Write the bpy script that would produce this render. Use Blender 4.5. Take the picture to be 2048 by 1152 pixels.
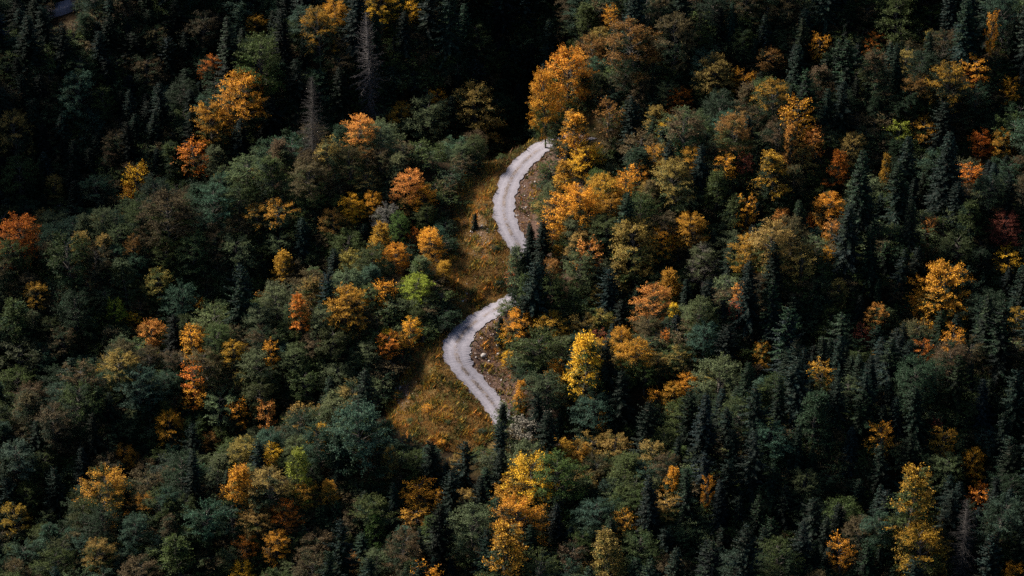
import bpy, math, random, time
import numpy as np
from mathutils import Vector

# ------------------------------------------------------------------ camera, light, exposure
for o in list(bpy.data.objects):
    bpy.data.objects.remove(o)
SC = bpy.context.scene
_T0 = time.time()
def clock(w):
    print('%-20s %.1f s' % (w, time.time() - _T0))
COL = SC.collection
rng = np.random.default_rng(7)
random.seed(7)

DIST, PITCH, LENS = 800.0, math.radians(32), 154.7
CAMP = np.array([0.0, -DIST * math.cos(PITCH), DIST * math.sin(PITCH)])
cam_d = bpy.data.cameras.new("camera")
cam = bpy.data.objects.new("camera", cam_d)
COL.objects.link(cam)
cam.location = CAMP
cam.rotation_euler = (math.radians(90) - PITCH, 0, 0)
cam_d.lens = LENS
cam_d.sensor_width = 36
cam_d.clip_start = 1.0
cam_d.clip_end = 12000
SC.camera = cam

SUN_DIR = Vector((-0.68, 0.40, 0.615)).normalized()      # towards the sun
SUN_EL = math.asin(SUN_DIR.z)
world = bpy.data.worlds.new("World")
SC.world = world
world.use_nodes = True
wn = world.node_tree
sky = wn.nodes.new("ShaderNodeTexSky")
sky.sky_type = 'NISHITA'
sky.sun_disc = False
sky.sun_elevation = SUN_EL
sky.sun_rotation = math.atan2(SUN_DIR.x, SUN_DIR.y)
wn.links.new(sky.outputs[0], wn.nodes["Background"].inputs[0])
wn.nodes["Background"].inputs[1].default_value = 0.05
sun_d = bpy.data.lights.new("sun", 'SUN')
sun = bpy.data.objects.new("sun", sun_d)
COL.objects.link(sun)
sun_d.energy = 5.0
sun_d.angle = math.radians(11)
sun_d.color = (1.0, 0.89, 0.74)
sun.rotation_euler = SUN_DIR.to_track_quat('Z', 'Y').to_euler()
sun.location = (-300, 0, 300)

vs = SC.view_settings
vs.view_transform = 'Standard'
vs.look = 'None'
vs.gamma = 1.0
vs.exposure = 1.22
vs.use_curve_mapping = False
SC.render.engine = 'CYCLES'
SC.cycles.max_bounces = 5
SC.cycles.diffuse_bounces = 2
SC.cycles.transmission_bounces = 3
SC.cycles.use_denoising = False
SC.cycles.sample_clamp_direct = 5.0
SC.cycles.sample_clamp_indirect = 2.0

# ------------------------------------------------------------------ from photograph pixels (2048 wide) to the hillside
FPX = LENS / 36.0 * 2048
FWD = np.array([0, math.cos(PITCH), -math.sin(PITCH)])
UP = np.array([0, math.sin(PITCH), math.cos(PITCH)])
RIGHT = np.array([1.0, 0, 0])

def proj(p):
    d = np.asarray(p, float) - CAMP
    z = d @ FWD
    return 1024 + FPX * (d @ RIGHT) / z, 576 - FPX * (d @ UP) / z, z

def ray(u, v):
    d = FWD + RIGHT * (u - 1024) / FPX + UP * (576 - v) / FPX
    return d / np.linalg.norm(d)

def hit(u, v, hf, lift=0.0):
    """first point where the line of sight through a pixel meets the height field (+ lift)"""
    d = ray(u, v)
    t = np.arange(DIST - 250, DIST + 400, 0.5)
    p = CAMP[None] + d[None] * t[:, None]
    g = p[:, 2] - hf(p[:, 0], p[:, 1]) - lift
    k = int(np.argmax(g < 0))
    if g[k] >= 0:
        k = len(t) - 1
    a, b = t[max(k - 1, 0)], t[k]
    for _ in range(16):
        m = (a + b) / 2
        q = CAMP + d * m
        if q[2] - float(hf(np.array([q[0]]), np.array([q[1]]))[0]) - lift < 0:
            b = m
        else:
            a = m
    q = CAMP + d * b
    return np.array([q[0], q[1], q[2] - lift])

_ph = rng.uniform(0, 6.28, 24)
_dr = rng.uniform(0, 6.28, 24)
def bumps(x, y, wl, n, off):
    s = 0
    for i in range(n):
        a = _dr[off + i]
        w = wl * (0.75 + 0.5 * ((i * 0.37) % 1))
        s = s + np.sin((x * math.cos(a) + y * math.sin(a)) * 6.283 / w + _ph[off + i])
    return s / n

def seg_dist(x, y, pts):
    """distance to a polyline, the parameter along it"""
    x = np.asarray(x, float); y = np.asarray(y, float)
    best = np.full(x.shape, 1e9); par = np.zeros(x.shape)
    for i in range(len(pts) - 1):
        ax, ay = pts[i][:2]; bx, by = pts[i + 1][:2]
        dx, dy = bx - ax, by - ay
        L = dx * dx + dy * dy + 1e-9
        t = np.clip(((x - ax) * dx + (y - ay) * dy) / L, 0, 1)
        d = np.hypot(x - ax - t * dx, y - ay - t * dy)
        m = d < best
        best = np.where(m, d, best); par = np.where(m, i + t, par)
    return best, par

def ribs(x, y):
    """spurs and folds that climb from lower left to upper right across the slope, gentler around the road"""
    n = -0.25 * x + 0.97 * y + 5.0 * bumps(x, y, 70, 4, 18)
    damp = 1 - 0.85 * np.exp(-((x + 4) / 24.0) ** 2)
    return damp * 5.0 * np.sin(n * 6.2832 / 33.0 + 0.8) * np.exp(-(np.hypot(x, y) / 400) ** 2)

def base0(x, y):
    x = np.asarray(x, float); y = np.asarray(y, float)
    far = np.hypot(x, y)
    xs = 260 * np.tanh(x / 260); ys = 420 * np.tanh(y / 420)
    return 0.27 * ys + 0.24 * xs + 2.6 * bumps(x, y, 75, 5, 0) + 0.7 * bumps(x, y, 24, 5, 6) + ribs(x, y) + 30 * np.clip((far - 300) / 500, 0, 1) * bumps(x, y, 600, 4, 12)

GULLY = [hit(u, v, base0) for u, v in ((-160, 420), (230, 330), (540, 235), (880, 200), (1005, 185), (1075, 30))]
CREST = [hit(u, v, base0) for u, v in ((-260, 580), (100, 485), (400, 395), (610, 335))]
def base(x, y):
    d, _ = seg_dist(x, y, GULLY)
    # two high shoulders added out of view to shade the gully and lowest slope
    c, _ = seg_dist(x, y, CREST)
    return base0(x, y) + 7.0 * np.exp(-(c / 15.0) ** 2) - 20.0 * np.exp(-(d / 12.0) ** 2) + 135.0 * np.exp(-(((x + 214) / 47) ** 2 + ((y - 112) / 44) ** 2)) + 150.0 * np.exp(-(((x + 205) / 40) ** 2 + ((y + 58) / 38) ** 2))

# ------------------------------------------------------------------ the road's course
ROAD_PX = [(1175, 282), (1150, 276), (1126, 276), (1100, 286), (1066, 308), (1032, 342), (1012, 384), (1008, 424), (1019, 460), (1042, 500), (1064, 535), (1066, 566),
           (1042, 590), (1000, 614), (962, 636), (930, 662), (913, 692), (918, 724), (945, 760), (978, 797), (1002, 832), (1024, 866), (1075, 890), (1140, 900)]
ctrl = [hit(u, v, base) for u, v in ROAD_PX]
def catmull(P, n):
    P = [2 * P[0] - P[1]] + list(P) + [2 * P[-1] - P[-2]]
    out = []
    for i in range(1, len(P) - 2):
        for k in range(n):
            t = k / n
            out.append(0.5 * (2 * P[i] + (P[i + 1] - P[i - 1]) * t + (2 * P[i - 1] - 5 * P[i] + 4 * P[i + 1] - P[i + 2]) * t * t + (3 * P[i] - P[i - 1] - 3 * P[i + 1] + P[i + 2]) * t ** 3))
    out.append(P[-2])
    return np.array(out)
path = catmull(ctrl, 8)
_pu, _pv, _ = proj(path)
# an even grade; the course keeps its line of sight
_s = np.concatenate([[0], np.cumsum(np.hypot(np.diff(path[:, 0]), np.diff(path[:, 1])))])
_zs = np.polyval(np.polyfit(_s, path[:, 2], 5), _s)
for _ in range(3):
    for i in range(len(path)):
        d_ = ray(_pu[i], _pv[i])
        path[i] = CAMP + d_ * ((_zs[i] - CAMP[2]) / d_[2])
    _zs[1:-1] = 0.25 * _zs[:-2] + 0.5 * _zs[1:-1] + 0.25 * _zs[2:]
print("grade", np.round(np.diff(path[:, 2])[::12] / (np.hypot(np.diff(path[:, 0]), np.diff(path[:, 1]))[::12] + 1e-6), 2))
NP = len(path)
pidx = np.arange(NP)
def half_width(i):
    """half the road's width: wider through the lower bend"""
    c = 8 * 16
    return 1.95 + 0.55 * np.exp(-((i - c) / 11.0) ** 2)

def height(x, y):
    x = np.asarray(x, float); y = np.asarray(y, float)
    b = base(x, y)
    m = (np.abs(x) < 60) & (np.abs(y) < 90)
    if m.any():
        d, par = seg_dist(x[m], y[m], path)
        rz = np.interp(par, pidx, path[:, 2])
        hw = half_width(par) + 0.5
        t = np.clip((d - hw) / 4.6, 0, 1)
        t = t * t * (3 - 2 * t)
        b = b.copy()
        b[m] = rz * (1 - t) + b[m] * t - 0.12 * (1 - t)
    return b

# a fast lookup of the same height field for placing things
_lx = np.arange(-300, 190.1, 0.5); _ly = np.arange(-170, 280.1, 0.5)
_LX, _LY = np.meshgrid(_lx, _ly)
_LZ = height(_LX.ravel(), _LY.ravel()).reshape(_LX.shape)
def hgrid(x, y):
    i = np.clip((np.asarray(x, float) + 300) * 2, 0, len(_lx) - 1.001); j = np.clip((np.asarray(y, float) + 170) * 2, 0, len(_ly) - 1.001)
    a = i.astype(int); b = j.astype(int); fx = i - a; fy = j - b
    return (_LZ[b, a] * (1 - fx) + _LZ[b, a + 1] * fx) * (1 - fy) + (_LZ[b + 1, a] * (1 - fx) + _LZ[b + 1, a + 1] * fx) * fy

# ------------------------------------------------------------------ materials
def new_mat(name):
    m = bpy.data.materials.new(name)
    m.use_nodes = True
    nt = m.node_tree
    for n in list(nt.nodes):
        nt.nodes.remove(n)
    out = nt.nodes.new("ShaderNodeOutputMaterial")
    return m, nt, out

def node(nt, kind, **kw):
    n = nt.nodes.new(kind)
    for k, v in kw.items():
        setattr(n, k, v)
    return n

def mixc(nt, fac, a, b, blend='MIX'):
    n = nt.nodes.new("ShaderNodeMix")
    n.data_type = 'RGBA'
    n.blend_type = blend
    for sock, val in ((n.inputs[0], fac), (n.inputs[6], a), (n.inputs[7], b)):
        if isinstance(val, (int, float)):
            sock.default_value = val
        elif isinstance(val, tuple):
            sock.default_value = (*val, 1) if len(val) == 3 else val
        else:
            nt.links.new(val, sock)
    return n.outputs[2]

def math_n(nt, op, a, b=None, clamp=False):
    n = nt.nodes.new("ShaderNodeMath")
    n.operation = op
    n.use_clamp = clamp
    for i, v in enumerate((a, b)):
        if v is None:
            continue
        if isinstance(v, (int, float)):
            n.inputs[i].default_value = v
        else:
            nt.links.new(v, n.inputs[i])
    return n.outputs[0]

def leaf_material(name, translucent, rough):
    m, nt, out = new_mat(name)
    info = node(nt, "ShaderNodeObjectInfo")
    tip = node(nt, "ShaderNodeAttribute", attribute_type='OBJECT', attribute_name='tip')
    at = node(nt, "ShaderNodeAttribute", attribute_type='GEOMETRY', attribute_name='leaf')
    sep = node(nt, "ShaderNodeSeparateColor")
    nt.links.new(at.outputs['Color'], sep.inputs[0])
    t, r, c = sep.outputs[0], sep.outputs[1], sep.outputs[2]
    # where on the crown the leaves have turned: the top and outer leaves first, unevenly
    f = math_n(nt, 'ADD', t, math_n(nt, 'MULTIPLY', math_n(nt, 'SUBTRACT', c, 0.5), 0.7))
    f = math_n(nt, 'ADD', f, math_n(nt, 'SUBTRACT', info.outputs['Alpha'], 0.5))
    f = math_n(nt, 'MULTIPLY', math_n(nt, 'SUBTRACT', f, 0.42), 4.5, True)
    col = mixc(nt, f, info.outputs['Color'], tip.outputs['Color'])
    hsv = node(nt, "ShaderNodeHueSaturation")
    nt.links.new(col, hsv.inputs['Color'])
    nt.links.new(math_n(nt, 'ADD', 0.488, math_n(nt, 'MULTIPLY', r, 0.024)), hsv.inputs['Hue'])
    nt.links.new(math_n(nt, 'ADD', 0.45, math_n(nt, 'MULTIPLY', math_n(nt, 'MULTIPLY', r, r), 1.35)), hsv.inputs['Value'])
    d = node(nt, "ShaderNodeBsdfPrincipled")
    d.inputs['Roughness'].default_value = rough
    d.inputs['Specular IOR Level'].default_value = 0.1
    nt.links.new(hsv.outputs[0], d.inputs['Base Color'])
    tr = node(nt, "ShaderNodeBsdfTranslucent")
    nt.links.new(hsv.outputs[0], tr.inputs['Color'])
    mx = node(nt, "ShaderNodeMixShader")
    mx.inputs[0].default_value = translucent
    nt.links.new(d.outputs[0], mx.inputs[1])
    nt.links.new(tr.outputs[0], mx.inputs[2])
    nt.links.new(mx.outputs[0], out.inputs[0])
    return m

def bark_material(name, c1, c2, scale=6):
    m, nt, out = new_mat(name)
    tc = node(nt, "ShaderNodeTexCoord")
    nz = node(nt, "ShaderNodeTexNoise")
    nz.inputs['Scale'].default_value = scale
    nz.inputs['Detail'].default_value = 4
    nt.links.new(tc.outputs['Object'], nz.inputs['Vector'])
    d = node(nt, "ShaderNodeBsdfPrincipled")
    d.inputs['Roughness'].default_value = 0.9
    d.inputs['Specular IOR Level'].default_value = 0.15
    nt.links.new(mixc(nt, nz.outputs['Fac'], c1, c2), d.inputs['Base Color'])
    nt.links.new(d.outputs[0], out.inputs[0])
    return m

def colour_attr_material(name, rough=0.9, translucent=0.0):
    m, nt, out = new_mat(name)
    at = node(nt, "ShaderNodeAttribute", attribute_type='GEOMETRY', attribute_name='tint')
    d = node(nt, "ShaderNodeBsdfPrincipled")
    d.inputs['Roughness'].default_value = rough
    d.inputs['Specular IOR Level'].default_value = 0.15
    nt.links.new(at.outputs['Color'], d.inputs['Base Color'])
    last = d.outputs[0]
    if translucent:
        tr = node(nt, "ShaderNodeBsdfTranslucent")
        nt.links.new(at.outputs['Color'], tr.inputs['Color'])
        mx = node(nt, "ShaderNodeMixShader")
        mx.inputs[0].default_value = translucent
        nt.links.new(last, mx.inputs[1]); nt.links.new(tr.outputs[0], mx.inputs[2])
        last = mx.outputs[0]
    nt.links.new(last, out.inputs[0])
    return m

def noise_n(nt, coord, scale, detail=5, rough=0.6):
    n = node(nt, "ShaderNodeTexNoise")
    n.inputs['Scale'].default_value = scale
    n.inputs['Detail'].default_value = detail
    n.inputs['Roughness'].default_value = rough
    nt.links.new(coord, n.inputs['Vector'])
    return n.outputs['Fac']

def ramp(nt, fac, stops):
    n = node(nt, "ShaderNodeValToRGB")
    e = n.color_ramp.elements
    while len(e) < len(stops):
        e.new(0.5)
    for el, (p, c) in zip(e, stops):
        el.position = p
        el.color = (*c, 1)
    nt.links.new(fac, n.inputs[0])
    return n.outputs[0]

def ground_material():
    m, nt, out = new_mat("forest_soil")
    tc = node(nt, "ShaderNodeTexCoord")
    co = tc.outputs['Object']
    at = node(nt, "ShaderNodeAttribute", attribute_type='GEOMETRY', attribute_name='cover')
    sep = node(nt, "ShaderNodeSeparateColor")
    nt.links.new(at.outputs['Color'], sep.inputs[0])
    fine = noise_n(nt, co, 2.4, 6)
    mid = noise_n(nt, co, 0.35, 4)
    litter = ramp(nt, fine, [(0.3, (0.010, 0.008, 0.005)), (0.55, (0.028, 0.018, 0.009)), (0.75, (0.06, 0.034, 0.013))])
    turf = ramp(nt, fine, [(0.25, (0.04, 0.028, 0.012)), (0.5, (0.13, 0.082, 0.030)), (0.7, (0.22, 0.13, 0.045))])
    green = ramp(nt, fine, [(0.3, (0.03, 0.03, 0.010)), (0.6, (0.075, 0.075, 0.022)), (0.75, (0.12, 0.10, 0.03))])
    turf = mixc(nt, ramp(nt, mid, [(0.42, (0, 0, 0)), (0.6, (1, 1, 1))]), turf, green)
    earth = ramp(nt, noise_n(nt, co, 3.1, 7, 0.7), [(0.3, (0.028, 0.016, 0.012)), (0.5, (0.082, 0.050, 0.038)), (0.66, (0.15, 0.10, 0.082)), (0.76, (0.30, 0.26, 0.245))])
    c = mixc(nt, sep.outputs[0], litter, turf)
    c = mixc(nt, sep.outputs[1], c, earth)
    d = node(nt, "ShaderNodeBsdfPrincipled")
    d.inputs['Roughness'].default_value = 0.95
    d.inputs['Specular IOR Level'].default_value = 0.1
    nt.links.new(c, d.inputs['Base Color'])
    b = node(nt, "ShaderNodeBump")
    b.inputs['Strength'].default_value = 0.9
    b.inputs['Distance'].default_value = 0.25
    nt.links.new(noise_n(nt, co, 2.0, 8, 0.7), b.inputs['Height'])
    nt.links.new(b.outputs[0], d.inputs['Normal'])
    nt.links.new(d.outputs[0], out.inputs[0])
    return m

def road_material():
    m, nt, out = new_mat("road_gravel")
    tc = node(nt, "ShaderNodeTexCoord")
    co = tc.outputs['Object']
    at = node(nt, "ShaderNodeAttribute", attribute_type='GEOMETRY', attribute_name='cross')
    sep = node(nt, "ShaderNodeSeparateColor")
    nt.links.new(at.outputs['Color'], sep.inputs[0])
    s = sep.outputs[0]                      # 0 at the centre line, 1 at the edge
    fine = noise_n(nt, co, 6.0, 8, 0.75)
    mid = noise_n(nt, co, 0.8, 5, 0.6)
    gravel = ramp(nt, fine, [(0.28, (0.135, 0.130, 0.154)), (0.5, (0.215, 0.206, 0.243)), (0.72, (0.295, 0.284, 0.33))])
    gravel = mixc(nt, 1.0, gravel, ramp(nt, mid, [(0.3, (0.80, 0.79, 0.80)), (0.7, (1.06, 1.06, 1.06))]), 'MULTIPLY')
    # loose darker stone between the wheel tracks
    mid_mask = math_n(nt, 'MULTIPLY', math_n(nt, 'SUBTRACT', 0.24, s), 7.0, True)
    patch = ramp(nt, noise_n(nt, co, 0.55, 4, 0.7), [(0.40, (0, 0, 0)), (0.54, (1, 1, 1))])
    mm = math_n(nt, 'MULTIPLY', math_n(nt, 'MULTIPLY', mid_mask, patch), 0.95)
    # packed wheel tracks are paler, the shoulders rougher and darker
    shoulder = math_n(nt, 'MULTIPLY', math_n(nt, 'SUBTRACT', s, 0.78), 3.0, True)
    sh = math_n(nt, 'MULTIPLY', shoulder, ramp(nt, noise_n(nt, co, 1.3, 5, 0.75), [(0.40, (0, 0, 0)), (0.62, (1, 1, 1))]))
    track = math_n(nt, 'SUBTRACT', 1.0, math_n(nt, 'MULTIPLY', math_n(nt, 'ABSOLUTE', math_n(nt, 'SUBTRACT', s, 0.50)), 5.0), True)
    gravel = mixc(nt, math_n(nt, 'MULTIPLY', track, 0.35), gravel, (0.29, 0.28, 0.33))
    gravel = mixc(nt, math_n(nt, 'MULTIPLY', sh, 0.25), gravel, (0.15, 0.125, 0.11))
    loose = ramp(nt, noise_n(nt, co, 4.5, 6, 0.8), [(0.35, (0.06, 0.045, 0.04)), (0.6, (0.25, 0.21, 0.20))])
    c = mixc(nt, mm, gravel, loose)
    d = node(nt, "ShaderNodeBsdfPrincipled")
    d.inputs['Roughness'].default_value = 0.92
    d.inputs['Specular IOR Level'].default_value = 0.15
    nt.links.new(c, d.inputs['Base Color'])
    b = node(nt, "ShaderNodeBump")
    b.inputs['Strength'].default_value = 0.7
    b.inputs['Distance'].default_value = 0.035
    nt.links.new(noise_n(nt, co, 4.0, 8, 0.8), b.inputs['Height'])
    nt.links.new(b.outputs[0], d.inputs['Normal'])
    nt.links.new(d.outputs[0], out.inputs[0])
    return m

M_LEAF = leaf_material("broad_leaves", 0.18, 0.6)
M_NEEDLE = leaf_material("needles", 0.12, 0.65)
M_BARK = bark_material("bark", (0.035, 0.028, 0.022), (0.10, 0.085, 0.07))
M_BEECH = bark_material("smooth_bark", (0.045, 0.04, 0.035), (0.11, 0.10, 0.09))
M_DEAD = bark_material("dead_wood", (0.05, 0.046, 0.048), (0.115, 0.107, 0.11))
M_BLEACH = bark_material("bleached_wood", (0.42, 0.40, 0.38), (0.62, 0.60, 0.57))
M_GROUND = ground_material()
M_ROAD = road_material()
M_GRASS = colour_attr_material("grass_blades", 0.85, 0.25)
M_STONE = bark_material("pale_stone", (0.16, 0.145, 0.14), (0.44, 0.41, 0.40), 5)
M_DEADER = bark_material("old_dead_wood", (0.028, 0.026, 0.025), (0.07, 0.064, 0.062))
M_RUBBLE = colour_attr_material("rubble_stone")

# ------------------------------------------------------------------ mesh helpers
def mesh_np(name, verts, faces, mat, attrs=None, smooth=False):
    """faces: (n, 3) or (n, 4) array; attrs: {name: (n_faces or n_verts, 3) colours}"""
    verts = np.asarray(verts, np.float32); faces = np.asarray(faces, np.int32)
    me = bpy.data.meshes.new(name)
    nf, k = faces.shape
    me.vertices.add(len(verts)); me.vertices.foreach_set("co", verts.ravel())
    me.loops.add(nf * k); me.loops.foreach_set("vertex_index", faces.ravel())
    me.polygons.add(nf)
    me.polygons.foreach_set("loop_start", np.arange(0, nf * k, k, dtype=np.int32))
    if smooth:
        me.polygons.foreach_set("use_smooth", np.ones(nf, bool))
    me.update(calc_edges=True)
    for an, arr in (attrs or {}).items():
        arr = np.asarray(arr, np.float32)
        dom = 'POINT' if len(arr) == len(verts) and len(arr) != nf else 'FACE'
        a = me.attributes.new(an, 'FLOAT_COLOR', dom)
        a.data.foreach_set("color", np.hstack([arr, np.ones((len(arr), 1), np.float32)]).ravel())
    me.materials.append(mat)
    return me

def link(name, me, parent=None, **props):
    o = bpy.data.objects.new(name, me)
    COL.objects.link(o)
    if parent is not None:
        o.parent = parent
    for k, v in props.items():
        o[k] = v
    return o

def unit(v):
    return v / (np.linalg.norm(v, axis=-1, keepdims=True) + 1e-9)

class Wood:
    """tapered tubes grown from one another: every limb shares a vertex with what carries it"""
    def __init__(self):
        self.v, self.f = [], []
    def tube(self, pts, radii, sides=5, root=None):
        pts = np.asarray(pts, float)
        b = len(self.v)
        for i, (p, r) in enumerate(zip(pts, radii)):
            d = unit(pts[min(i + 1, len(pts) - 1)] - pts[max(i - 1, 0)])
            a = unit(np.cross(d, [0.3, 0.9, 0.2])); c = np.cross(d, a)
            for k in range(sides):
                t = 6.2832 * k / sides
                self.v.append(p + r * (a * math.cos(t) + c * math.sin(t)))
        for i in range(len(pts) - 1):
            for k in range(sides):
                k2 = (k + 1) % sides
                self.f.append((b + i * sides + k, b + i * sides + k2, b + (i + 1) * sides + k2, b + (i + 1) * sides + k))
        if root is not None:      # a sliver that joins the limb to its carrier
            lo = max(60, b - 90)
            V = np.array(self.v[:min(60, b)] + self.v[lo:b])
            j = int(np.argmin(((V - pts[0]) ** 2).sum(1)))
            j = j if j < 60 else j - 60 + lo
            self.f.append((j, b, b + 1, b + 2))
    def mesh(self, name, mat):
        return mesh_np(name, np.array(self.v), np.array(self.f), mat, smooth=True)

def leaf_faces(pos, axis, side, ln, wd):
    """rhombic leaves: pos (n,3) stem end, axis along the leaf, side across it"""
    n = len(pos)
    ln = ln[:, None]; wd = wd[:, None]
    v = np.stack([pos, pos + axis * ln * 0.5 + side * wd * 0.5, pos + axis * ln, pos + axis * ln * 0.5 - side * wd * 0.5], 1).reshape(-1, 3)
    return v, np.arange(n * 4).reshape(n, 4)

clock('tree kinds')
# ------------------------------------------------------------------ tree kinds (built once each, crowns of leaf-sized faces)
def make_broadleaf(seed, H=13.0, R=3.5, z0=0.24, limbs=46, twigs=11, leaves=24, shape='round', leaf=0.24, thick=0.6):
    g = np.random.default_rng(seed)
    wd = Wood()
    lean = g.normal(0, 0.035, 2)
    tz = np.linspace(0, H * 0.9, 8)
    tp = np.stack([lean[0] * tz + 0.12 * np.sin(tz * 0.6 + g.uniform(0, 6)), lean[1] * tz + 0.12 * np.cos(tz * 0.5 + g.uniform(0, 6)), tz], 1)
    tp[0, :2] *= 0.2
    wd.tube(tp, 0.20 * (1 - tz / H) ** 0.9 + 0.02, 7)
    P, A, S, L, W, T, RR, CC = [], [], [], [], [], [], [], []
    lob = g.uniform(0, 6.28, 4)
    for i in range(limbs):
        q = (i + 0.5) / limbs                       # height share of the limb tip
        az = i * 2.39996 + g.normal(0, 0.35)
        zt = z0 * H + (H - z0 * H) * (q ** 0.85)
        qq = (zt - z0 * H) / (H - z0 * H)
        if shape == 'round':
            r = R * math.sqrt(max(0.02, 1 - ((qq - 0.42) / 0.60) ** 2))
        elif shape == 'cone':
            r = R * (1.02 - qq) ** 0.75 * (0.55 + 0.45 * min(1, qq / 0.15))
        else:                                        # 'vase'
            r = R * math.sqrt(max(0.03, 1 - ((qq - 0.60) / 0.52) ** 2)) if qq > 0.1 else R * 0.35
        r *= 1 + 0.16 * math.sin(2 * az + lob[0]) + 0.12 * math.sin(3 * az + lob[1] + 4 * qq) + g.normal(0, 0.10)
        r = max(r, 0.25)
        zs = max(zt - r * g.uniform(0.35, 0.8), z0 * H * 0.8)
        k = np.interp(zs, tz, tp[:, 0]), np.interp(zs, tz, tp[:, 1])
        a0 = np.array([k[0], k[1], zs])
        tip = np.array([k[0] + r * math.cos(az), k[1] + r * math.sin(az), zt])
        midp = (a0 + tip) / 2 + np.array([0, 0, r * 0.10]) + g.normal(0, 0.12, 3)
        wd.tube([a0, midp, tip], [0.055 + 0.012 * r, 0.04, 0.012], 4, root=True)
        cl = g.uniform(0, 1)
        out = unit(np.array([math.cos(az), math.sin(az), 0.35 + 0.9 * max(0, qq - 0.55)]))
        tang = np.array([-math.sin(az), math.cos(az), 0])
        for j in range(twigs):
            s = 0.28 + 0.74 * (j + g.uniform(0, 1)) / twigs
            p0 = (1 - s) ** 2 * a0 + 2 * s * (1 - s) * midp + s * s * tip
            td = unit(out * 0.8 + tang * g.normal(0, 0.75) + np.array([0, 0, 0.10 + 0.35 * max(0, qq - 0.6) + g.normal(0, 0.34)]))
            tl = g.uniform(0.8, 1.6) * (0.75 + 0.12 * R)
            n = max(3, int(leaves * g.uniform(0.7, 1.3)))
            u = g.uniform(0.05, 1, n)
            pos = p0 + td * (tl * u)[:, None] + np.array([0, 0, -0.16]) * (u * u * tl)[:, None] + g.normal(0, 0.10 + 0.05 * thick, (n, 3)) * np.array([1, 1, 0.8])
            ax = unit(td * 0.6 + g.normal(0, 0.8, (n, 3)))
            ctr = np.array([k[0], k[1], H * (z0 + 0.30 * (1 - z0))])
            nr = unit(unit((pos - ctr) * np.array([1, 1, 0.8])) * 1.15 + np.array([0.0, 0, 0.45]) + g.normal(0, 0.36, (n, 3)))
            sd = unit(np.cross(nr, ax))
            P.append(pos); A.append(ax); S.append(sd)
            L.append(leaf * g.uniform(0.7, 1.4, n)); W.append(leaf * g.uniform(0.45, 0.85, n))
            zz = (pos[:, 2] - z0 * H) / (H - z0 * H)
            rad = np.hypot(pos[:, 0] - k[0], pos[:, 1] - k[1]) / R
            T.append(np.clip(0.72 * zz + 0.28 * rad, 0, 1)); RR.append(g.uniform(0, 1, n)); CC.append(np.full(n, cl) + g.normal(0, 0.1, n))
    P, A, S = np.vstack(P), np.vstack(A), np.vstack(S)
    v, f = leaf_faces(P, A, S, np.concatenate(L), np.concatenate(W))
    at = np.clip(np.stack([np.concatenate(T), np.concatenate(RR), np.concatenate(CC)], 1), 0, 1)
    return mesh_np("broadleaf_crown", v, f, M_LEAF, {"leaf": at}), wd.mesh("broadleaf_trunk", M_BEECH), H, R

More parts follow.
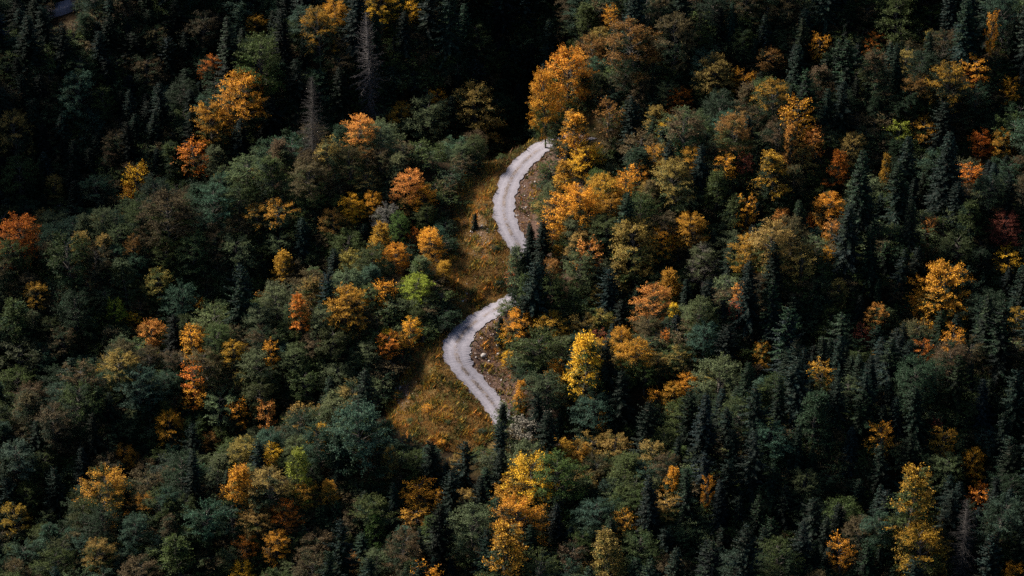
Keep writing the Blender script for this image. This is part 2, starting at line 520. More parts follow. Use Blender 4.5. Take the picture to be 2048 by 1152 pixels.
def make_spruce(seed, H=18.0, R=2.9, whorls=40, dead=False, z0=0.07, step=0.20, ragged=0.15, full=0.6):
    g = np.random.default_rng(seed)
    wd = Wood()
    tz = np.linspace(0, H, 7)
    tp = np.stack([0.05 * np.sin(tz * 0.4 + g.uniform(0, 6)), 0.05 * np.cos(tz * 0.5), tz], 1)
    wd.tube(tp, (0.11 if dead else 0.21) * (1 - tz / H) + 0.012, 6)
    P, A, S, L, W, T, RR, CC = [], [], [], [], [], [], [], []
    for w in range(whorls):
        q = (w + g.uniform(0, 0.6)) / whorls
        z = H * (z0 + (0.985 - z0) * q ** 0.92)
        hh = (z / H - z0) / (1 - z0)
        Lr = R * (1 - hh) ** full * (0.72 + 0.28 * min(1, hh / 0.12)) + 0.10
        nb = int(g.integers(5, 8)) if hh < 0.9 else 4
        a0 = g.uniform(0, 6.28)
        for b in range(nb):
            az = a0 + 6.2832 * b / nb + g.normal(0, 0.22)
            ln = Lr * g.uniform(0.80 - ragged, 1.10 + ragged) * (1 + ragged * 0.7 * math.sin(az * 2 + hh * 9 + seed))
            if dead:
                ln *= g.uniform(0.45, 1.1)
            out = np.array([math.cos(az), math.sin(az), 0])
            rise = 0.55 * (hh - 0.45)
            s = np.linspace(0, 1, max(4, int(ln / step) + 2))
            zb = z + ln * (rise * s - 0.34 * (1 - hh) * s ** 1.5 + 0.18 * s ** 3)
            pts = out[None] * (ln * s)[:, None] + np.array([0, 0, 1.0]) * zb[:, None] + np.array([np.interp(z, tz, tp[:, 0]), np.interp(z, tz, tp[:, 1]), 0])
            if dead or (w % 3 == 0 and b % 2 == 0):
                wd.tube(pts[[0, len(s) // 2, -1]], [0.035 if dead else 0.03, 0.02, 0.006], 3 if dead else 3, root=True)
            if dead:
                for k in list(range(1, len(s))) * 2:
                    if g.uniform() < 0.9:
                        td = unit(out * 0.6 + g.normal(0, 0.8, 3) + np.array([0, 0, -0.35]))
                        tl = g.uniform(0.2, 0.65) * (0.5 + 0.25 * ln)
                        wd.tube([pts[k], pts[k] + td * tl], [0.013, 0.005], 3, root=True)
                continue
            cl = g.uniform(0, 1)
            sidev = np.array([-math.sin(az), math.cos(az), 0])
            m = len(s)
            for sg in (-1, 1, 0):
                n = m if sg else max(2, m // 2)
                idx = g.uniform(0.06, 1, n)
                pos = np.stack([np.interp(idx, s, pts[:, i]) for i in range(3)], 1)
                tl = (0.30 + 0.22 * ln * (1 - idx)) * g.uniform(0.7, 1.3, n)
                ax = unit(out[None] * 0.75 + sidev[None] * sg * g.uniform(0.5, 1.1, n)[:, None] + np.array([0, 0, -0.28]) + g.normal(0, 0.18, (n, 3)))
                nr = unit(np.array([0, 0, 0.8]) + out[None] * 0.8 + g.normal(0, 0.32, (n, 3)))
                sd = unit(np.cross(nr, ax))
                P.append(pos); A.append(ax); S.append(sd); L.append(tl); W.append(np.clip(tl * 0.42, 0.11, 0.26))
                # hanging sprays under the branch
                P.append(pos); A.append(unit(ax + np.array([0, 0, -0.7]))); S.append(unit(np.cross(ax, sd) + 0.3 * sd)); L.append(tl * 0.8); W.append(np.clip(tl * 0.36, 0.10, 0.22))
                t1 = np.clip(0.65 * hh + 0.35 * idx, 0, 1)
                for _ in range(2):
                    T.append(t1); RR.append(g.uniform(0, 1, n)); CC.append(np.full(n, cl))
    tr = wd.mesh("spruce_trunk", (M_DEAD if seed == 360 else M_DEADER) if dead else M_BARK)
    if dead:
        return None, tr, H, R
    v, f = leaf_faces(np.vstack(P), np.vstack(A), np.vstack(S), np.concatenate(L), np.concatenate(W))
    at = np.stack([np.concatenate(T), np.concatenate(RR), np.concatenate(CC)], 1)
    return mesh_np("spruce_crown", v, f, M_NEEDLE, {"leaf": at}), tr, H, R

KINDS = {
    'b': [make_broadleaf(100 + i, limbs=64, twigs=13, leaves=25, z0=0.2, leaf=0.195) for i in range(6)],
    'f': [make_broadleaf(140 + i, H=14, R=3.0, shape='cone', limbs=60, twigs=9, leaves=24, z0=0.12, leaf=0.215) for i in range(4)],
    'v': [make_broadleaf(160 + i, H=12.5, R=3.4, shape='vase', limbs=44, twigs=11, leaves=24, z0=0.25) for i in range(3)],
    's': [make_broadleaf(180 + i, H=13, R=2.6, shape='vase', limbs=30, twigs=7, leaves=13, leaf=0.30, z0=0.25, thick=1.2) for i in range(4)],
    'y': [make_broadleaf(200 + i, H=6.5, R=1.9, shape='round', limbs=24, twigs=7, leaves=14, leaf=0.24, z0=0.12) for i in range(3)],
    'p': [make_spruce(300 + i, H=18, R=(3.0, 3.6, 4.2, 3.4, 4.5, 3.8)[i], whorls=(36, 34, 30, 30, 28, 34)[i], ragged=(0.1, 0.2, 0.3, 0.38, 0.25, 0.15)[i], full=(0.72, 0.6, 0.55, 0.62, 0.5, 0.66)[i]) for i in range(6)],
    'q': [make_spruce(340 + i, H=6.0, R=1.5, whorls=20, step=0.16, z0=0.03) for i in range(2)],
    'd': [make_spruce(360 + i, H=19, R=3.0, whorls=50, dead=True, z0=0.12) for i in range(3)],
}

clock('what the photo')
# ------------------------------------------------------------------ what the photograph shows: standing-out trees, pixel of the crown's top, width and visible height
# colours: main (lower, inner leaves) and tip (turned leaves at the top and outside), how far the turn has gone
C = {
    'olive': (0.050, 0.071, 0.021), 'dark': (0.019, 0.038, 0.019), 'sage': (0.084, 0.108, 0.048), 'teal': (0.040, 0.082, 0.052), 'lime': (0.22, 0.25, 0.030),
    'green': (0.060, 0.105, 0.024), 'gold': (0.42, 0.21, 0.025), 'yellow': (0.66, 0.36, 0.025), 'orange': (0.60, 0.260, 0.026), 'peach': (0.60, 0.24, 0.055),
    'red': (0.50, 0.145, 0.020), 'rust': (0.24, 0.115, 0.030), 'brown': (0.085, 0.062, 0.030), 'pink': (0.40, 0.11, 0.06), 'straw': (0.28, 0.19, 0.05),
    'needle': (0.009, 0.018, 0.012), 'bluish': (0.013, 0.028, 0.023), 'grey': (0.15, 0.14, 0.12), 'maroon': (0.16, 0.045, 0.03),
}
LM = """
490 150 104 110 b olive orange .66|425 212 80 80 b olive gold .62|385 284 70 55 s olive red .6|420 112 44 60 b olive red .45|640 28 84 100 b olive gold .5|672 4 60 50 b gold orange .7
525 82 110 90 b green olive .5|512 34 50 55 b olive gold .55|270 334 50 55 y gold yellow .6|256 374 34 30 y red orange .5|205 180 52 80 b dark olive .5|150 150 84 90 b dark teal .4
30 232 84 80 b dark straw .4|36 322 92 80 b dark olive .5|108 354 44 50 b olive straw .5|764 -14 64 50 b olive yellow .5|822 4 34 34 y gold yellow .6
845 200 120 150 b dark sage .55|950 184 92 130 b dark straw .42|875 182 38 26 y gold orange .7|715 236 66 60 b olive peach .6|800 210 56 50 b olive gold .6|905 190 46 60 p needle bluish .3
1182 80 70 60 b olive rust .6|1134 104 96 130 b olive orange .62|1092 150 66 130 b olive orange .6|1275 52 96 90 b brown rust .5|1352 42 90 80 b dark brown .5
1160 228 76 80 f olive orange .58|1172 290 68 74 b olive yellow .58|1132 332 56 70 f olive gold .58|815 344 62 60 b brown peach .66|845 372 50 60 b gold orange .66|1215 204 52 60 s brown rust .5
1265 190 60 130 p needle bluish .3|1356 184 52 60 b olive red .55|1310 290 34 44 s olive gold .6|1276 330 44 50 y gold orange .65|1250 346 38 50 s gold orange .6|1222 12 34 30 s gold orange .7|1200 56 50 40 b olive straw .5|1350 330 74 70 b sage straw .55
1430 122 84 90 b olive straw .62|1482 140 44 30 s gold orange .65|1540 104 62 60 b olive rust .5|1546 166 74 70 b olive gold .42|1594 194 52 80 s gold orange .66|1640 68 42 40 s straw orange .6|1750 70 54 60 b olive red .5|1800 2 104 60 b dark olive .6
1984 24 24 70 s gold orange .6|1956 116 42 40 s red orange .6|1905 136 92 70 b olive gold .45|1840 150 62 60 b brown rust .55|2026 156 40 56 y gold orange .75|1470 234 74 66 b olive rust .55|1580 254 46 84 f olive peach .55|1626 264 42 50 y gold peach .6
1706 270 58 50 b brown straw .5|1800 244 42 40 y lime lime .5|1852 240 50 36 s olive gold .5|1552 306 84 84 f olive gold .5|1672 310 62 60 f olive red .66|1970 264 54 70 b rust red .65|2012 264 54 70 b olive gold .62|1492 310 32 30 y pink pink .5|1450 310 42 36 s gold orange .66
1776 314 38 84 f olive gold .55|1940 332 44 30 s red red .5|1402 288 40 90 p bluish bluish .3|1684 160 44 100 p needle bluish .4|28 440 96 56 b rust red .7|104 456 62 46 b teal teal .5|204 424 64 50 b olive sage .6|330 390 104 60 b olive brown .55
262 474 44 56 b brown rust .6|560 506 64 68 f olive gold .72|668 428 62 56 b olive rust .6|356 572 84 66 b dark teal .62|230 600 48 60 b olive lime .55|266 626 32 40 y gold yellow .6|304 650 72 60 b olive peach .62|384 660 44 36 y gold orange .62|396 600 32 26 y gold orange .7
72 570 54 46 b olive gold .5|600 598 62 70 f gold red .62|690 584 74 50 b olive gold .6|474 686 52 50 b olive gold .6|388 730 46 62 s rust red .6|542 680 32 50 s gold orange .6|522 706 74 66 b olive sage .7|590 696 60 60 b olive sage .6
1380 430 68 80 b rust gold .6|1496 394 42 70 s orange orange .6|1458 398 72 76 f dark olive .5|1570 420 44 44 b straw peach .66|1550 446 92 70 b olive straw .55|1662 390 74 66 b olive orange .6|1632 432 32 40 y red red .6|1662 442 34 30 s gold peach .6|1492 478 64 70 b straw gold .7
1410 500 74 74 b grey sage .5|1656 496 28 34 y gold orange .6|1604 500 50 50 s olive straw .6|1862 436 28 40 y brown peach .5|2012 430 58 46 b maroon maroon .5|2016 500 44 40 s olive yellow .5|1886 540 114 80 b gold orange .60|1850 594 50 46 y orange orange .8|1748 614 52 60 b straw peach .6|1774 616 48 56 b olive sage .5
1726 656 36 48 y maroon pink .5|1680 564 38 36 b olive straw .5|1486 570 34 36 s straw peach .6|1480 602 34 50 y maroon pink .6|1400 600 64 60 b olive sage .5|1650 650 48 40 b olive olive .5|1908 660 46 56 s rust orange .6|1850 680 34 46 s rust red .5
1440 726 96 56 b olive sage .66|1372 754 44 40 b gold orange .7|1474 708 20 34 y gold orange .7|1524 690 44 40 b olive gold .5|1642 724 46 46 s olive gold .5|340 830 64 70 b brown orange .62|254 894 52 40 b brown orange .6|470 804 40 56 s orange orange .66|530 800 34 64 s rust peach .6|500 790 26 30 y gold yellow .6
465 934 78 80 f gold orange .72|600 904 68 90 f olive lime .45|210 950 104 70 b olive gold .42|420 868 44 40 b brown rust .6|386 768 48 30 s red orange .6|574 1010 62 56 b rust red .55|556 1064 62 50 b rust orange .6|490 1076 52 56 b rust red .5|482 1128 50 40 b gold yellow .7
612 964 52 60 b straw gold .5|658 960 48 60 f olive gold .6|200 1084 64 70 b olive straw .4|110 932 52 90 p needle bluish .4|382 900 52 90 p needle bluish .4|88 1030 44 40 b teal sage .5|262 1038 64 60 b dark teal .55
1110 884 72 44 b olive gold .62|1062 922 96 56 b olive yellow .58|1026 964 72 50 b olive gold .52|1040 1004 90 50 b olive orange .5|1002 1062 100 60 f dark gold .42|1150 892 60 44 b olive gold .42|1124 922 92 110 b dark green .5
836 964 64 36 s rust orange .6|872 980 30 24 s gold orange .6|834 1016 56 30 s rust gold .5|730 820 110 76 b dark teal .66|750 1030 48 70 f dark green .75|736 884 48 70 f brown brown .5|776 892 44 60 f brown straw .5
1340 938 38 40 f brown orange .6|1210 826 34 50 f straw gold .6|1234 872 60 60 b olive straw .5|1060 834 66 56 s brown grey .5|1040 766 34 64 f gold orange .66|1310 780 34 40 y gold orange .7|1350 768 44 44 b straw gold .6|856 1138 54 40 y gold orange .7|1012 1144 26 20 y gold orange .7
1220 1074 84 70 f olive straw .5|1252 1028 42 40 y olive gold .5|940 1020 84 60 b dark sage .5|704 1110 46 46 b brown rust .5|1766 848 42 52 s gold orange .7|1886 856 44 44 s straw gold .6|1872 834 28 26 y maroon maroon .5|1950 908 54 44 b brown orange .6|1962 976 46 36 s maroon red .6
1820 950 104 80 f olive gold .5|1846 1064 104 70 b olive gold .58|1416 950 22 56 s rust orange .6|1684 1076 40 56 s rust orange .66|1612 944 64 60 b dark sage .6|1890 912 74 60 b olive sage .5|2030 1130 56 40 b brown orange .6
704 390 48 46 b gold yellow .72|750 386 42 46 b straw orange .6|770 412 58 50 b olive grey .5|800 432 48 70 b dark green .66|756 456 62 62 f olive gold .55|830 462 28 40 y red red .6|866 460 50 54 b rust orange .62|790 490 48 56 b rust orange .66|850 516 54 52 f green sage .55|884 524 46 84 f rust gold .6
766 566 42 46 y yellow orange .8|828 556 64 84 b green lime .74|780 668 42 56 s orange red .6|820 640 32 50 s rust orange .6|1142 374 84 66 b gold orange .75|1180 486 50 40 y rust peach .6|1270 452 94 50 b olive straw .6|1326 460 52 64 b gold orange .6|1160 512 64 60 b olive sage .5|1100 524 54 50 b olive rust .5
1026 538 24 40 y red pink .5|1336 548 58 60 f straw gold .72|1306 584 70 50 b brown peach .5|1046 622 60 60 b rust orange .5|1010 654 26 24 y gold yellow .6|1016 702 22 22 y gold yellow .7|1152 582 50 70 f dark olive .4|1168 670 88 100 f gold yellow .5|1200 664 36 30 y peach pink .6|1110 726 38 40 y gold orange .7|1246 660 44 60 b straw gold .6|1272 682 60 60 b olive gold .66|1330 664 24 40 y maroon red .6
1064 446 34 96 p needle needle .3|1086 438 42 100 p needle bluish .3|1036 500 60 84 f dark sage .4|1066 516 66 110 p needle bluish .5|1212 676 52 130 p needle needle .3|1098 560 60 90 b dark olive .5|1006 806 30 40 q needle needle .4|950 424 16 24 q needle needle .4|1048 588 44 60 p needle needle .3|1050 494 44 90 p needle bluish .3|1040 528 46 70 f dark sage .4|1060 550 56 80 f dark olive .45|1078 500 56 90 p needle needle .3|1002 632 26 34 q needle needle .3
740 24 92 170 d grey grey .5|622 148 76 100 d grey grey .5|545 890 42 40 v gold yellow .7|1930 1000 80 110 d grey grey .5
1100 820 64 110 p needle needle .3|1075 780 50 100 p needle needle .3|1240 740 56 90 p needle needle .3|1290 800 60 90 p needle needle .3|1500 520 60 120 p bluish needle .4|1545 480 54 110 p needle needle .4|1000 900 50 90 p needle needle .3|860 880 46 80 p needle needle .3|930 880 48 90 p needle bluish .3|900 940 50 80 p needle bluish .3|960 950 50 90 p needle needle .3
"""
# crowns must leave the road and its banks in view
CLEAR = [[(1108, 278), (1060, 282), (975, 318), (912, 362), (892, 430), (895, 520), (898, 605), (900, 642), (960, 620), (1008, 600), (1022, 560), (1020, 520), (1046, 484), (1052, 455), (1070, 420), (1090, 380), (1098, 330)],
         [(1008, 604), (950, 622), (900, 648), (835, 690), (785, 745), (768, 795), (786, 845), (850, 880), (930, 902), (985, 862), (1000, 838), (1026, 790), (1036, 745), (1022, 705), (1000, 668), (1004, 640)],
         [(96, 30), (100, -30), (160, -34), (160, 20), (130, 36)]]
# the dark gully and the shaded folds: only dark crowns, standing in for shade
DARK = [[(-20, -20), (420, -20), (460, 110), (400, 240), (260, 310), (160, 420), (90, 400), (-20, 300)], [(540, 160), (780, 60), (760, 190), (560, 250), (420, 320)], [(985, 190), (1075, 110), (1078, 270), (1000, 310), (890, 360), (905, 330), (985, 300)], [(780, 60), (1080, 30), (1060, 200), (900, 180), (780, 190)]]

def inside(u, v, poly):
    c = False
    j = len(poly) - 1
    for i in range(len(poly)):
        xi, yi = poly[i]; xj, yj = poly[j]
        if (yi > v) != (yj > v) and u < (xj - xi) * (v - yi) / (yj - yi) + xi:
            c = not c
        j = i
    return c

clock('the ground:')
# ------------------------------------------------------------------ the ground: one sheet from the bank beside the road to the horizon
def spaced(core, step, far):
    a = list(np.arange(0, core + step * 0.5, step))
    s = step
    while a[-1] < far:
        s *= 1.16
        a.append(a[-1] + s)
    a = np.array(a)
    return np.concatenate([-a[:0:-1], a])
gx = spaced(34, 0.45, 3500); gx = np.sort(gx - 3)
gy = spaced(62, 0.55, 3500)
GX, GY = np.meshgrid(gx, gy)
GZ = height(GX.ravel(), GY.ravel())
gv = np.stack([GX.ravel(), GY.ravel(), GZ], 1)
fineb = (np.abs(gv[:, 0]) < 60) & (np.abs(gv[:, 1]) < 90)
gv[fineb, 2] += 0.10 * bumps(gv[fineb, 0], gv[fineb, 1], 2.3, 6, 12) + rng.normal(0, 0.03, fineb.sum())
dr, pr = seg_dist(gv[:, 0], gv[:, 1], path)
near = dr < half_width(pr) + 0.3
gv[near, 2] = np.interp(pr[near], pidx, path[:, 2]) - 0.12
pu, pv, pz = proj(gv)
# which side of the road: the cut bank lies on the uphill side
ii = np.clip(pr.astype(int), 0, NP - 2)
tx = path[ii + 1, 0] - path[ii, 0]; ty = path[ii + 1, 1] - path[ii, 1]
side = tx * (gv[:, 1] - path[ii, 1]) - ty * (gv[:, 0] - path[ii, 0])       # > 0: the uphill, inner side of the bends
cover = np.zeros((len(gv), 3), np.float32)
open_land = np.zeros(len(gv), bool)
cand = (dr < 40) & (np.abs(gv[:, 0]) < 60)
for k in np.nonzero(cand)[0]:
    if inside(pu[k], pv[k], CLEAR[0]) or inside(pu[k], pv[k], CLEAR[1]):
        open_land[k] = True
soft = np.clip(1 - np.clip(dr - 6, 0, None) / 5, 0, 1)
cover[:, 0] = np.where(open_land, 1.0, soft * 0.8)
cut = (side > 0) & (dr < 9)
scree = np.exp(-(((pu - 800) / 34) ** 2 + ((pv - 775) / 45) ** 2)) + 0.8 * np.exp(-(((pu - 962) / 24) ** 2 + ((pv - 470) / 50) ** 2))
cover[:, 1] = np.clip(np.where(cut, 1 - np.clip((dr - 6.5) / 3, 0, 1), 0) + np.where(np.abs(pu - 1000) < 400, scree, 0) + np.clip(1.4 - dr / 2.6, 0, 1) * 0.5, 0, 1)
ny, nx = GX.shape
q = (np.arange(ny - 1)[:, None] * nx + np.arange(nx - 1)[None]).ravel()
ground = link("ground", mesh_np("ground", gv, np.stack([q, q + 1, q + nx + 1, q + nx], 1), M_GROUND, {"cover": cover}, smooth=True), kind="structure")

# the gravel road: crowned strip with uneven edges
NC = 13
cs = np.linspace(-1, 1, NC)
dense = np.arange(0, NP - 1, 0.2)
rp = np.stack([np.interp(dense, pidx, path[:, i]) for i in range(3)], 1)
tg = unit(np.gradient(rp, axis=0) * np.array([1, 1, 0]))
nrm = np.stack([-tg[:, 1], tg[:, 0], np.zeros(len(tg))], 1)
hw = half_width(dense)
jit = [np.convolve(rng.normal(0, 0.22, len(dense)), np.ones(9) / 9, 'same') + 0.16 * np.sin(dense * 0.9 + 4 * q) + 0.12 * np.sin(dense * 2.1 + q) for q in range(2)]
rv = []
for i, c in enumerate(cs):
    e = jit[0] if c < 0 else jit[1]
    w = c * (hw + e * abs(c) ** 4)
    rv.append(rp + nrm * w[:, None] + np.array([0, 0, 1.0]) * (0.05 * (1 - c * c) - 0.05 * (1 - abs(abs(c) - 0.5) * 2) + 0.03 + rng.normal(0, 0.012, len(dense)) * (abs(c) < 0.99))[:, None])
rv = np.stack(rv, 1)
nr_, nc_ = rv.shape[:2]
q = (np.arange(nr_ - 1)[:, None] * nc_ + np.arange(nc_ - 1)[None]).ravel()
cross = np.tile(np.abs(cs)[None, :, None], (nr_, 1, 3)).reshape(-1, 3)
road = link("road", mesh_np("road", rv.reshape(-1, 3), np.stack([q, q + nc_, q + nc_ + 1, q + 1], 1), M_ROAD, {"cross": cross}, smooth=True), kind="structure")

clock('where every tree s')
# ------------------------------------------------------------------ where every tree stands
PXM = FPX / DIST
trees = []           # dict(kind, x, y, z, sx, sz, H, R, u, v, w, h, main, tip, amt, landmark)

def tree_rec(kind, base_p, w_m, H, main, tip, amt, lm):
    Rm = w_m / 2
    top = np.array([base_p[0], base_p[1], base_p[2] + H])
    u, v, z = proj(top)
    _, vb, _ = proj(base_p)
    return dict(kind=kind, p=base_p, w=w_m, H=H, main=main, tip=tip, amt=amt, lm=lm, u=u, v=v, vb=vb, wpx=w_m * FPX / z, z=z)

vis_road = np.vstack([path[8 * 3:8 * 21:3]] + [hit(a, b, hgrid)[None] for a, b in ((955, 400), (940, 440), (935, 500), (960, 540), (975, 590), (860, 740), (840, 790), (880, 820), (930, 850), (1060, 400), (985, 720))])
SUNV = np.array(SUN_DIR)
def shades_road(t):
    """trees on the sunny side close enough to put the road in shade are young and low there"""
    for q in (0.45, 0.8):
        c = t['p'] + np.array([0, 0, t['H'] * q])
        k = (c[2] - vis_road[:, 2]) / SUNV[2]
        m = k > 0
        d = np.hypot(c[0] - SUNV[0] * k - vis_road[:, 0], c[1] - SUNV[1] * k - vis_road[:, 1])
        if (m & (d < t['w'] * 0.45 + 1.0)).any():
            return True
    return False
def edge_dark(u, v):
    """light falloff towards the rim of the view, painted into crown colours and species"""
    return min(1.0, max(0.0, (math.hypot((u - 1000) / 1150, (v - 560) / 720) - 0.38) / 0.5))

def tone(c, s):
    g = random.gauss(1, s)
    return tuple(max(0.004, x * g * random.gauss(1, s * 0.4)) for x in C[c])

for tok in LM.replace("\n", "|").split("|"):
    if not tok.strip():
        continue
    a = tok.split()
    u, v, w, hpx = map(float, a[:4])
    kind = a[4]
    if kind in 'bvf':
        w *= 1.0 if 680 < u < 1380 else 0.92
    wm = w / PXM
    if kind == 'p':
        wm *= 1.3
        H = max(9.0, wm * 2.3)
    elif kind == 'q':
        H = wm * 2.6
    elif kind == 'd':
        H = 21 if u < 700 or u > 1500 else 23
        if u > 700 and u < 1000:
            H = 25
    elif kind == 'y':
        H = max(3.2, wm * 1.75)
    elif kind == 's':
        H = max(7.0, hpx / PXM * 1.5 + 2)
    elif kind == 'f':
        H = max(7.0, wm * 1.9, hpx / PXM * 1.5)
    else:
        H = max(7.0, wm * 1.55, hpx / PXM * 1.35)
    bp = hit(u, v, hgrid, H * 0.99)
    if kind in 'bfvs':
        for _ in range(6):
            if not shades_road(dict(p=bp, H=H, w=wm)):
                break
            H = max(H * 0.82, 3.5)
            bp = hit(u, v, hgrid, H * 0.99)
    mc = a[5]
    am = float(a[7])
    if kind in 'bf' and mc in ('gold', 'rust', 'straw', 'brown') and a[6] != mc:
        mc = {'gold': 'olive', 'straw': 'olive', 'rust': 'brown', 'brown': 'dark'}[mc]
        am -= 0.03
    elif kind in 'bf' and mc == 'olive' and a[6] in ('gold', 'orange', 'red', 'rust', 'peach', 'yellow'):
        am -= 0.05
        mc = 'dark' if random.random() < 0.4 else mc
    if kind in 'bf' and a[6] in ('gold', 'orange', 'red', 'rust', 'peach', 'yellow'):
        am += 0.05 if 680 < u < 900 and 370 < v < 700 else (-0.03 if 680 < u < 1400 else -0.10)
    ed = 1 - 0.18 * edge_dark(u, v)            # crown colours darkened towards the rim for the falloff of light
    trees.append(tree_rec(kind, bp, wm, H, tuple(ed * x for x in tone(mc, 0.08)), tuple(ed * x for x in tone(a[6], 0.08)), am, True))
    a[5] = mc
    trees[-1].update(cm=a[5], ct=a[6], hpx=hpx)
# small ones stand before the larger crowns that the photo shows them on: nothing more to do, their own top decides the place

lms = list(trees)
def silhouette(t, n=14):
    """sample points of a tree's outline in the picture (u, v)"""
    out = []
    hv = t['vb'] - t['v']
    for s in (0.04, 0.2, 0.4, 0.6, 0.8):
        half = t['wpx'] / 2
        if t['kind'] in 'pq':
            half *= 0.15 + 0.85 * s
        else:
            half *= min(1, 0.45 + 1.6 * s) if s < 0.7 else 0.6
        for k in (-0.9, 0, 0.9):
            out.append((t['u'] + k * half, t['v'] + s * hv))
    return out

def blocks(t):
    for u, v in silhouette(t):
        if any(inside(u, v, c) for c in CLEAR):
            return True
        for l in lms:
            if l['z'] > t['z'] - 0.3 and abs(u - l['u']) < l['wpx'] * 0.42 and l['v'] - 3 < v < l['v'] + l['hpx'] * 0.62:
                return True
    return False

def conifer_share(u, v):
    s = 0.16
    if u > 1380:
        s = 0.30 + 0.45 * min(1, max(0, (v - 250) / 350))
    if u > 1750:
        s = max(s, 0.6)
    if v < 300 and u < 470:
        s = 0.62
    if v < 170 and 780 < u < 1100:
        s = 0.75
    if v > 850 and 650 < u < 1000:
        s = 0.6
    if 1020 < u < 1380 and v > 380:
        s = max(s, 0.36)
    if u < 420 and v > 620:
        s = 0.18
    return s

cell = {}
def add_cell(t):
    cell.setdefault((int(t['p'][0] // 8), int(t['p'][1] // 8)), []).append(t)
for t in trees:
    add_cell(t)
def crowded(x, y, r, k):
    i, j = int(x // 8), int(y // 8)
    for a in (-1, 0, 1):
        for b in (-1, 0, 1):
            for o in cell.get((i + a, j + b), ()):
                lim = k * (r + o['w'] / 2) * (0.8 if o['lm'] else 1)
                if (x - o['p'][0]) ** 2 + (y - o['p'][1]) ** 2 < lim * lim:
                    return True
    return False
GREENS = [('dark', 'olive', .55, 5), ('dark', 'sage', .48, 5), ('olive', 'sage', .5, 3), ('dark', 'teal', .5, 2.5), ('dark', 'straw', .36, 2.4), ('olive', 'straw', .36, 1.2), ('dark', 'brown', .5, 1.6), ('olive', 'brown', .5, 1.0), ('dark', 'gold', .26, 1.4), ('olive', 'olive', .5, 1.5)]
GW = np.array([q[3] for q in GREENS]); GW = GW / GW.sum()
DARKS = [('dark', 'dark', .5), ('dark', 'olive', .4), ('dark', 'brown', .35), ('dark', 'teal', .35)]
g2 = np.random.default_rng(21)
fill = []
outer = []            # beyond the frame: only the mass of the forest
def plant(n, sc, k):
    x_ = g2.uniform(-150, 150, n); y_ = g2.uniform(-140, 170, n)
    if k > 0.61:                        # woods on the added shoulders
        x_ = np.concatenate([x_, g2.uniform(-300, -110, n // 3)]); y_ = np.concatenate([y_, g2.uniform(-130, 250, n // 3)])
    z_ = hgrid(x_, y_)
    d_, _ = seg_dist(x_, y_, path)
    for x, y, z, d in zip(x_, y_, z_, d_):
        if d < 3.0:
            continue
        u0, v0, _ = proj(np.array([x, y, z + 10]))
        inframe = -60 < u0 < 2108 and -60 < v0 < 1190
        if not (-420 < u0 < 2380 and -420 < v0 < 1600) and not x < -110:
            continue
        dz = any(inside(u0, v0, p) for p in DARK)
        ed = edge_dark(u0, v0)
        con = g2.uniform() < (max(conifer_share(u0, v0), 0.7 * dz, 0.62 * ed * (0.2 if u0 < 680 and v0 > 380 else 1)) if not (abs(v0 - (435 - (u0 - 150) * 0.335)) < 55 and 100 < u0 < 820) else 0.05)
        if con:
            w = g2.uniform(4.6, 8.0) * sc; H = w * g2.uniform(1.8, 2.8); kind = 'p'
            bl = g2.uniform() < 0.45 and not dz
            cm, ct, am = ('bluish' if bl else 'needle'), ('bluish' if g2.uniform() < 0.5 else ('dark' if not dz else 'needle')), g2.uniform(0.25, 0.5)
        else:
            w = g2.uniform(4.6, 8.0) * sc; H = max(5.0, w * g2.uniform(1.25, 1.6)); kind = 'bbbvf'[int(g2.integers(0, 5))]
            if dz or g2.uniform() < ed * 0.9:  # dark crowns put in for gully shade and rim darkening
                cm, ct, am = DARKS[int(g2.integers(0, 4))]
            else:
                qd = GREENS[int(g2.choice(len(GREENS), p=GW))]
                if g2.uniform() < 0.2 and (640 < u0 < 900 and 370 < v0 < 720 or 1060 < u0 < 1420 and 220 < v0 < 640):
                    qd = (('olive', 'gold', .46), ('dark', 'gold', .44), ('olive', 'straw', .55), ('olive', 'yellow', .38), ('olive', 'orange', .36))[int(g2.integers(0, 5))]
                crest = abs(v0 - (435 - (u0 - 150) * 0.335)) < 55 and 100 < u0 < 820
                if crest and g2.uniform() < 0.75:
                    qd = (('olive', 'sage', .62), ('olive', 'straw', .5), ('sage', 'straw', .5), ('olive', 'brown', .55), ('sage', 'sage', .5))[int(g2.integers(0, 5))]  # paler leaf colours stand in for sunlight along the crest
                cm, ct, am = qd[0], qd[1], qd[2] + g2.normal(0, 0.06)
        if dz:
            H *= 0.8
        if crowded(x, y, w / 2, k):
            continue
        vr = 0.26 if con else 0.15
        t = tree_rec(kind, np.array([x, y, z]), w, H, tuple(x * (1 - 0.2 * ed) for x in tone(cm, vr)), tuple(x * (1 - 0.2 * ed) for x in tone(ct, vr)), float(am), False)  # rim falloff of light multiplied into the leaf colours
        t.update(cm=cm, ct=ct, hpx=60)
        if not inframe or t['v'] > 1150 or t['vb'] < 5 or t['u'] + t['wpx'] / 2 < 6 or t['u'] - t['wpx'] / 2 > 2042:
            if k < 0.55 or any(inside(a, b, c) for a, b in silhouette(t) for c in CLEAR):
                continue
            outer.append(t); add_cell(t)
            continue
        if blocks(t) or shades_road(t):
            continue
        fill.append(t); add_cell(t)
plant(9000, 1.0, 0.615)
plant(6500, 0.8, 0.57)
plant(6500, 0.62, 0.52)
trees += fill

clock('leave out what no ')
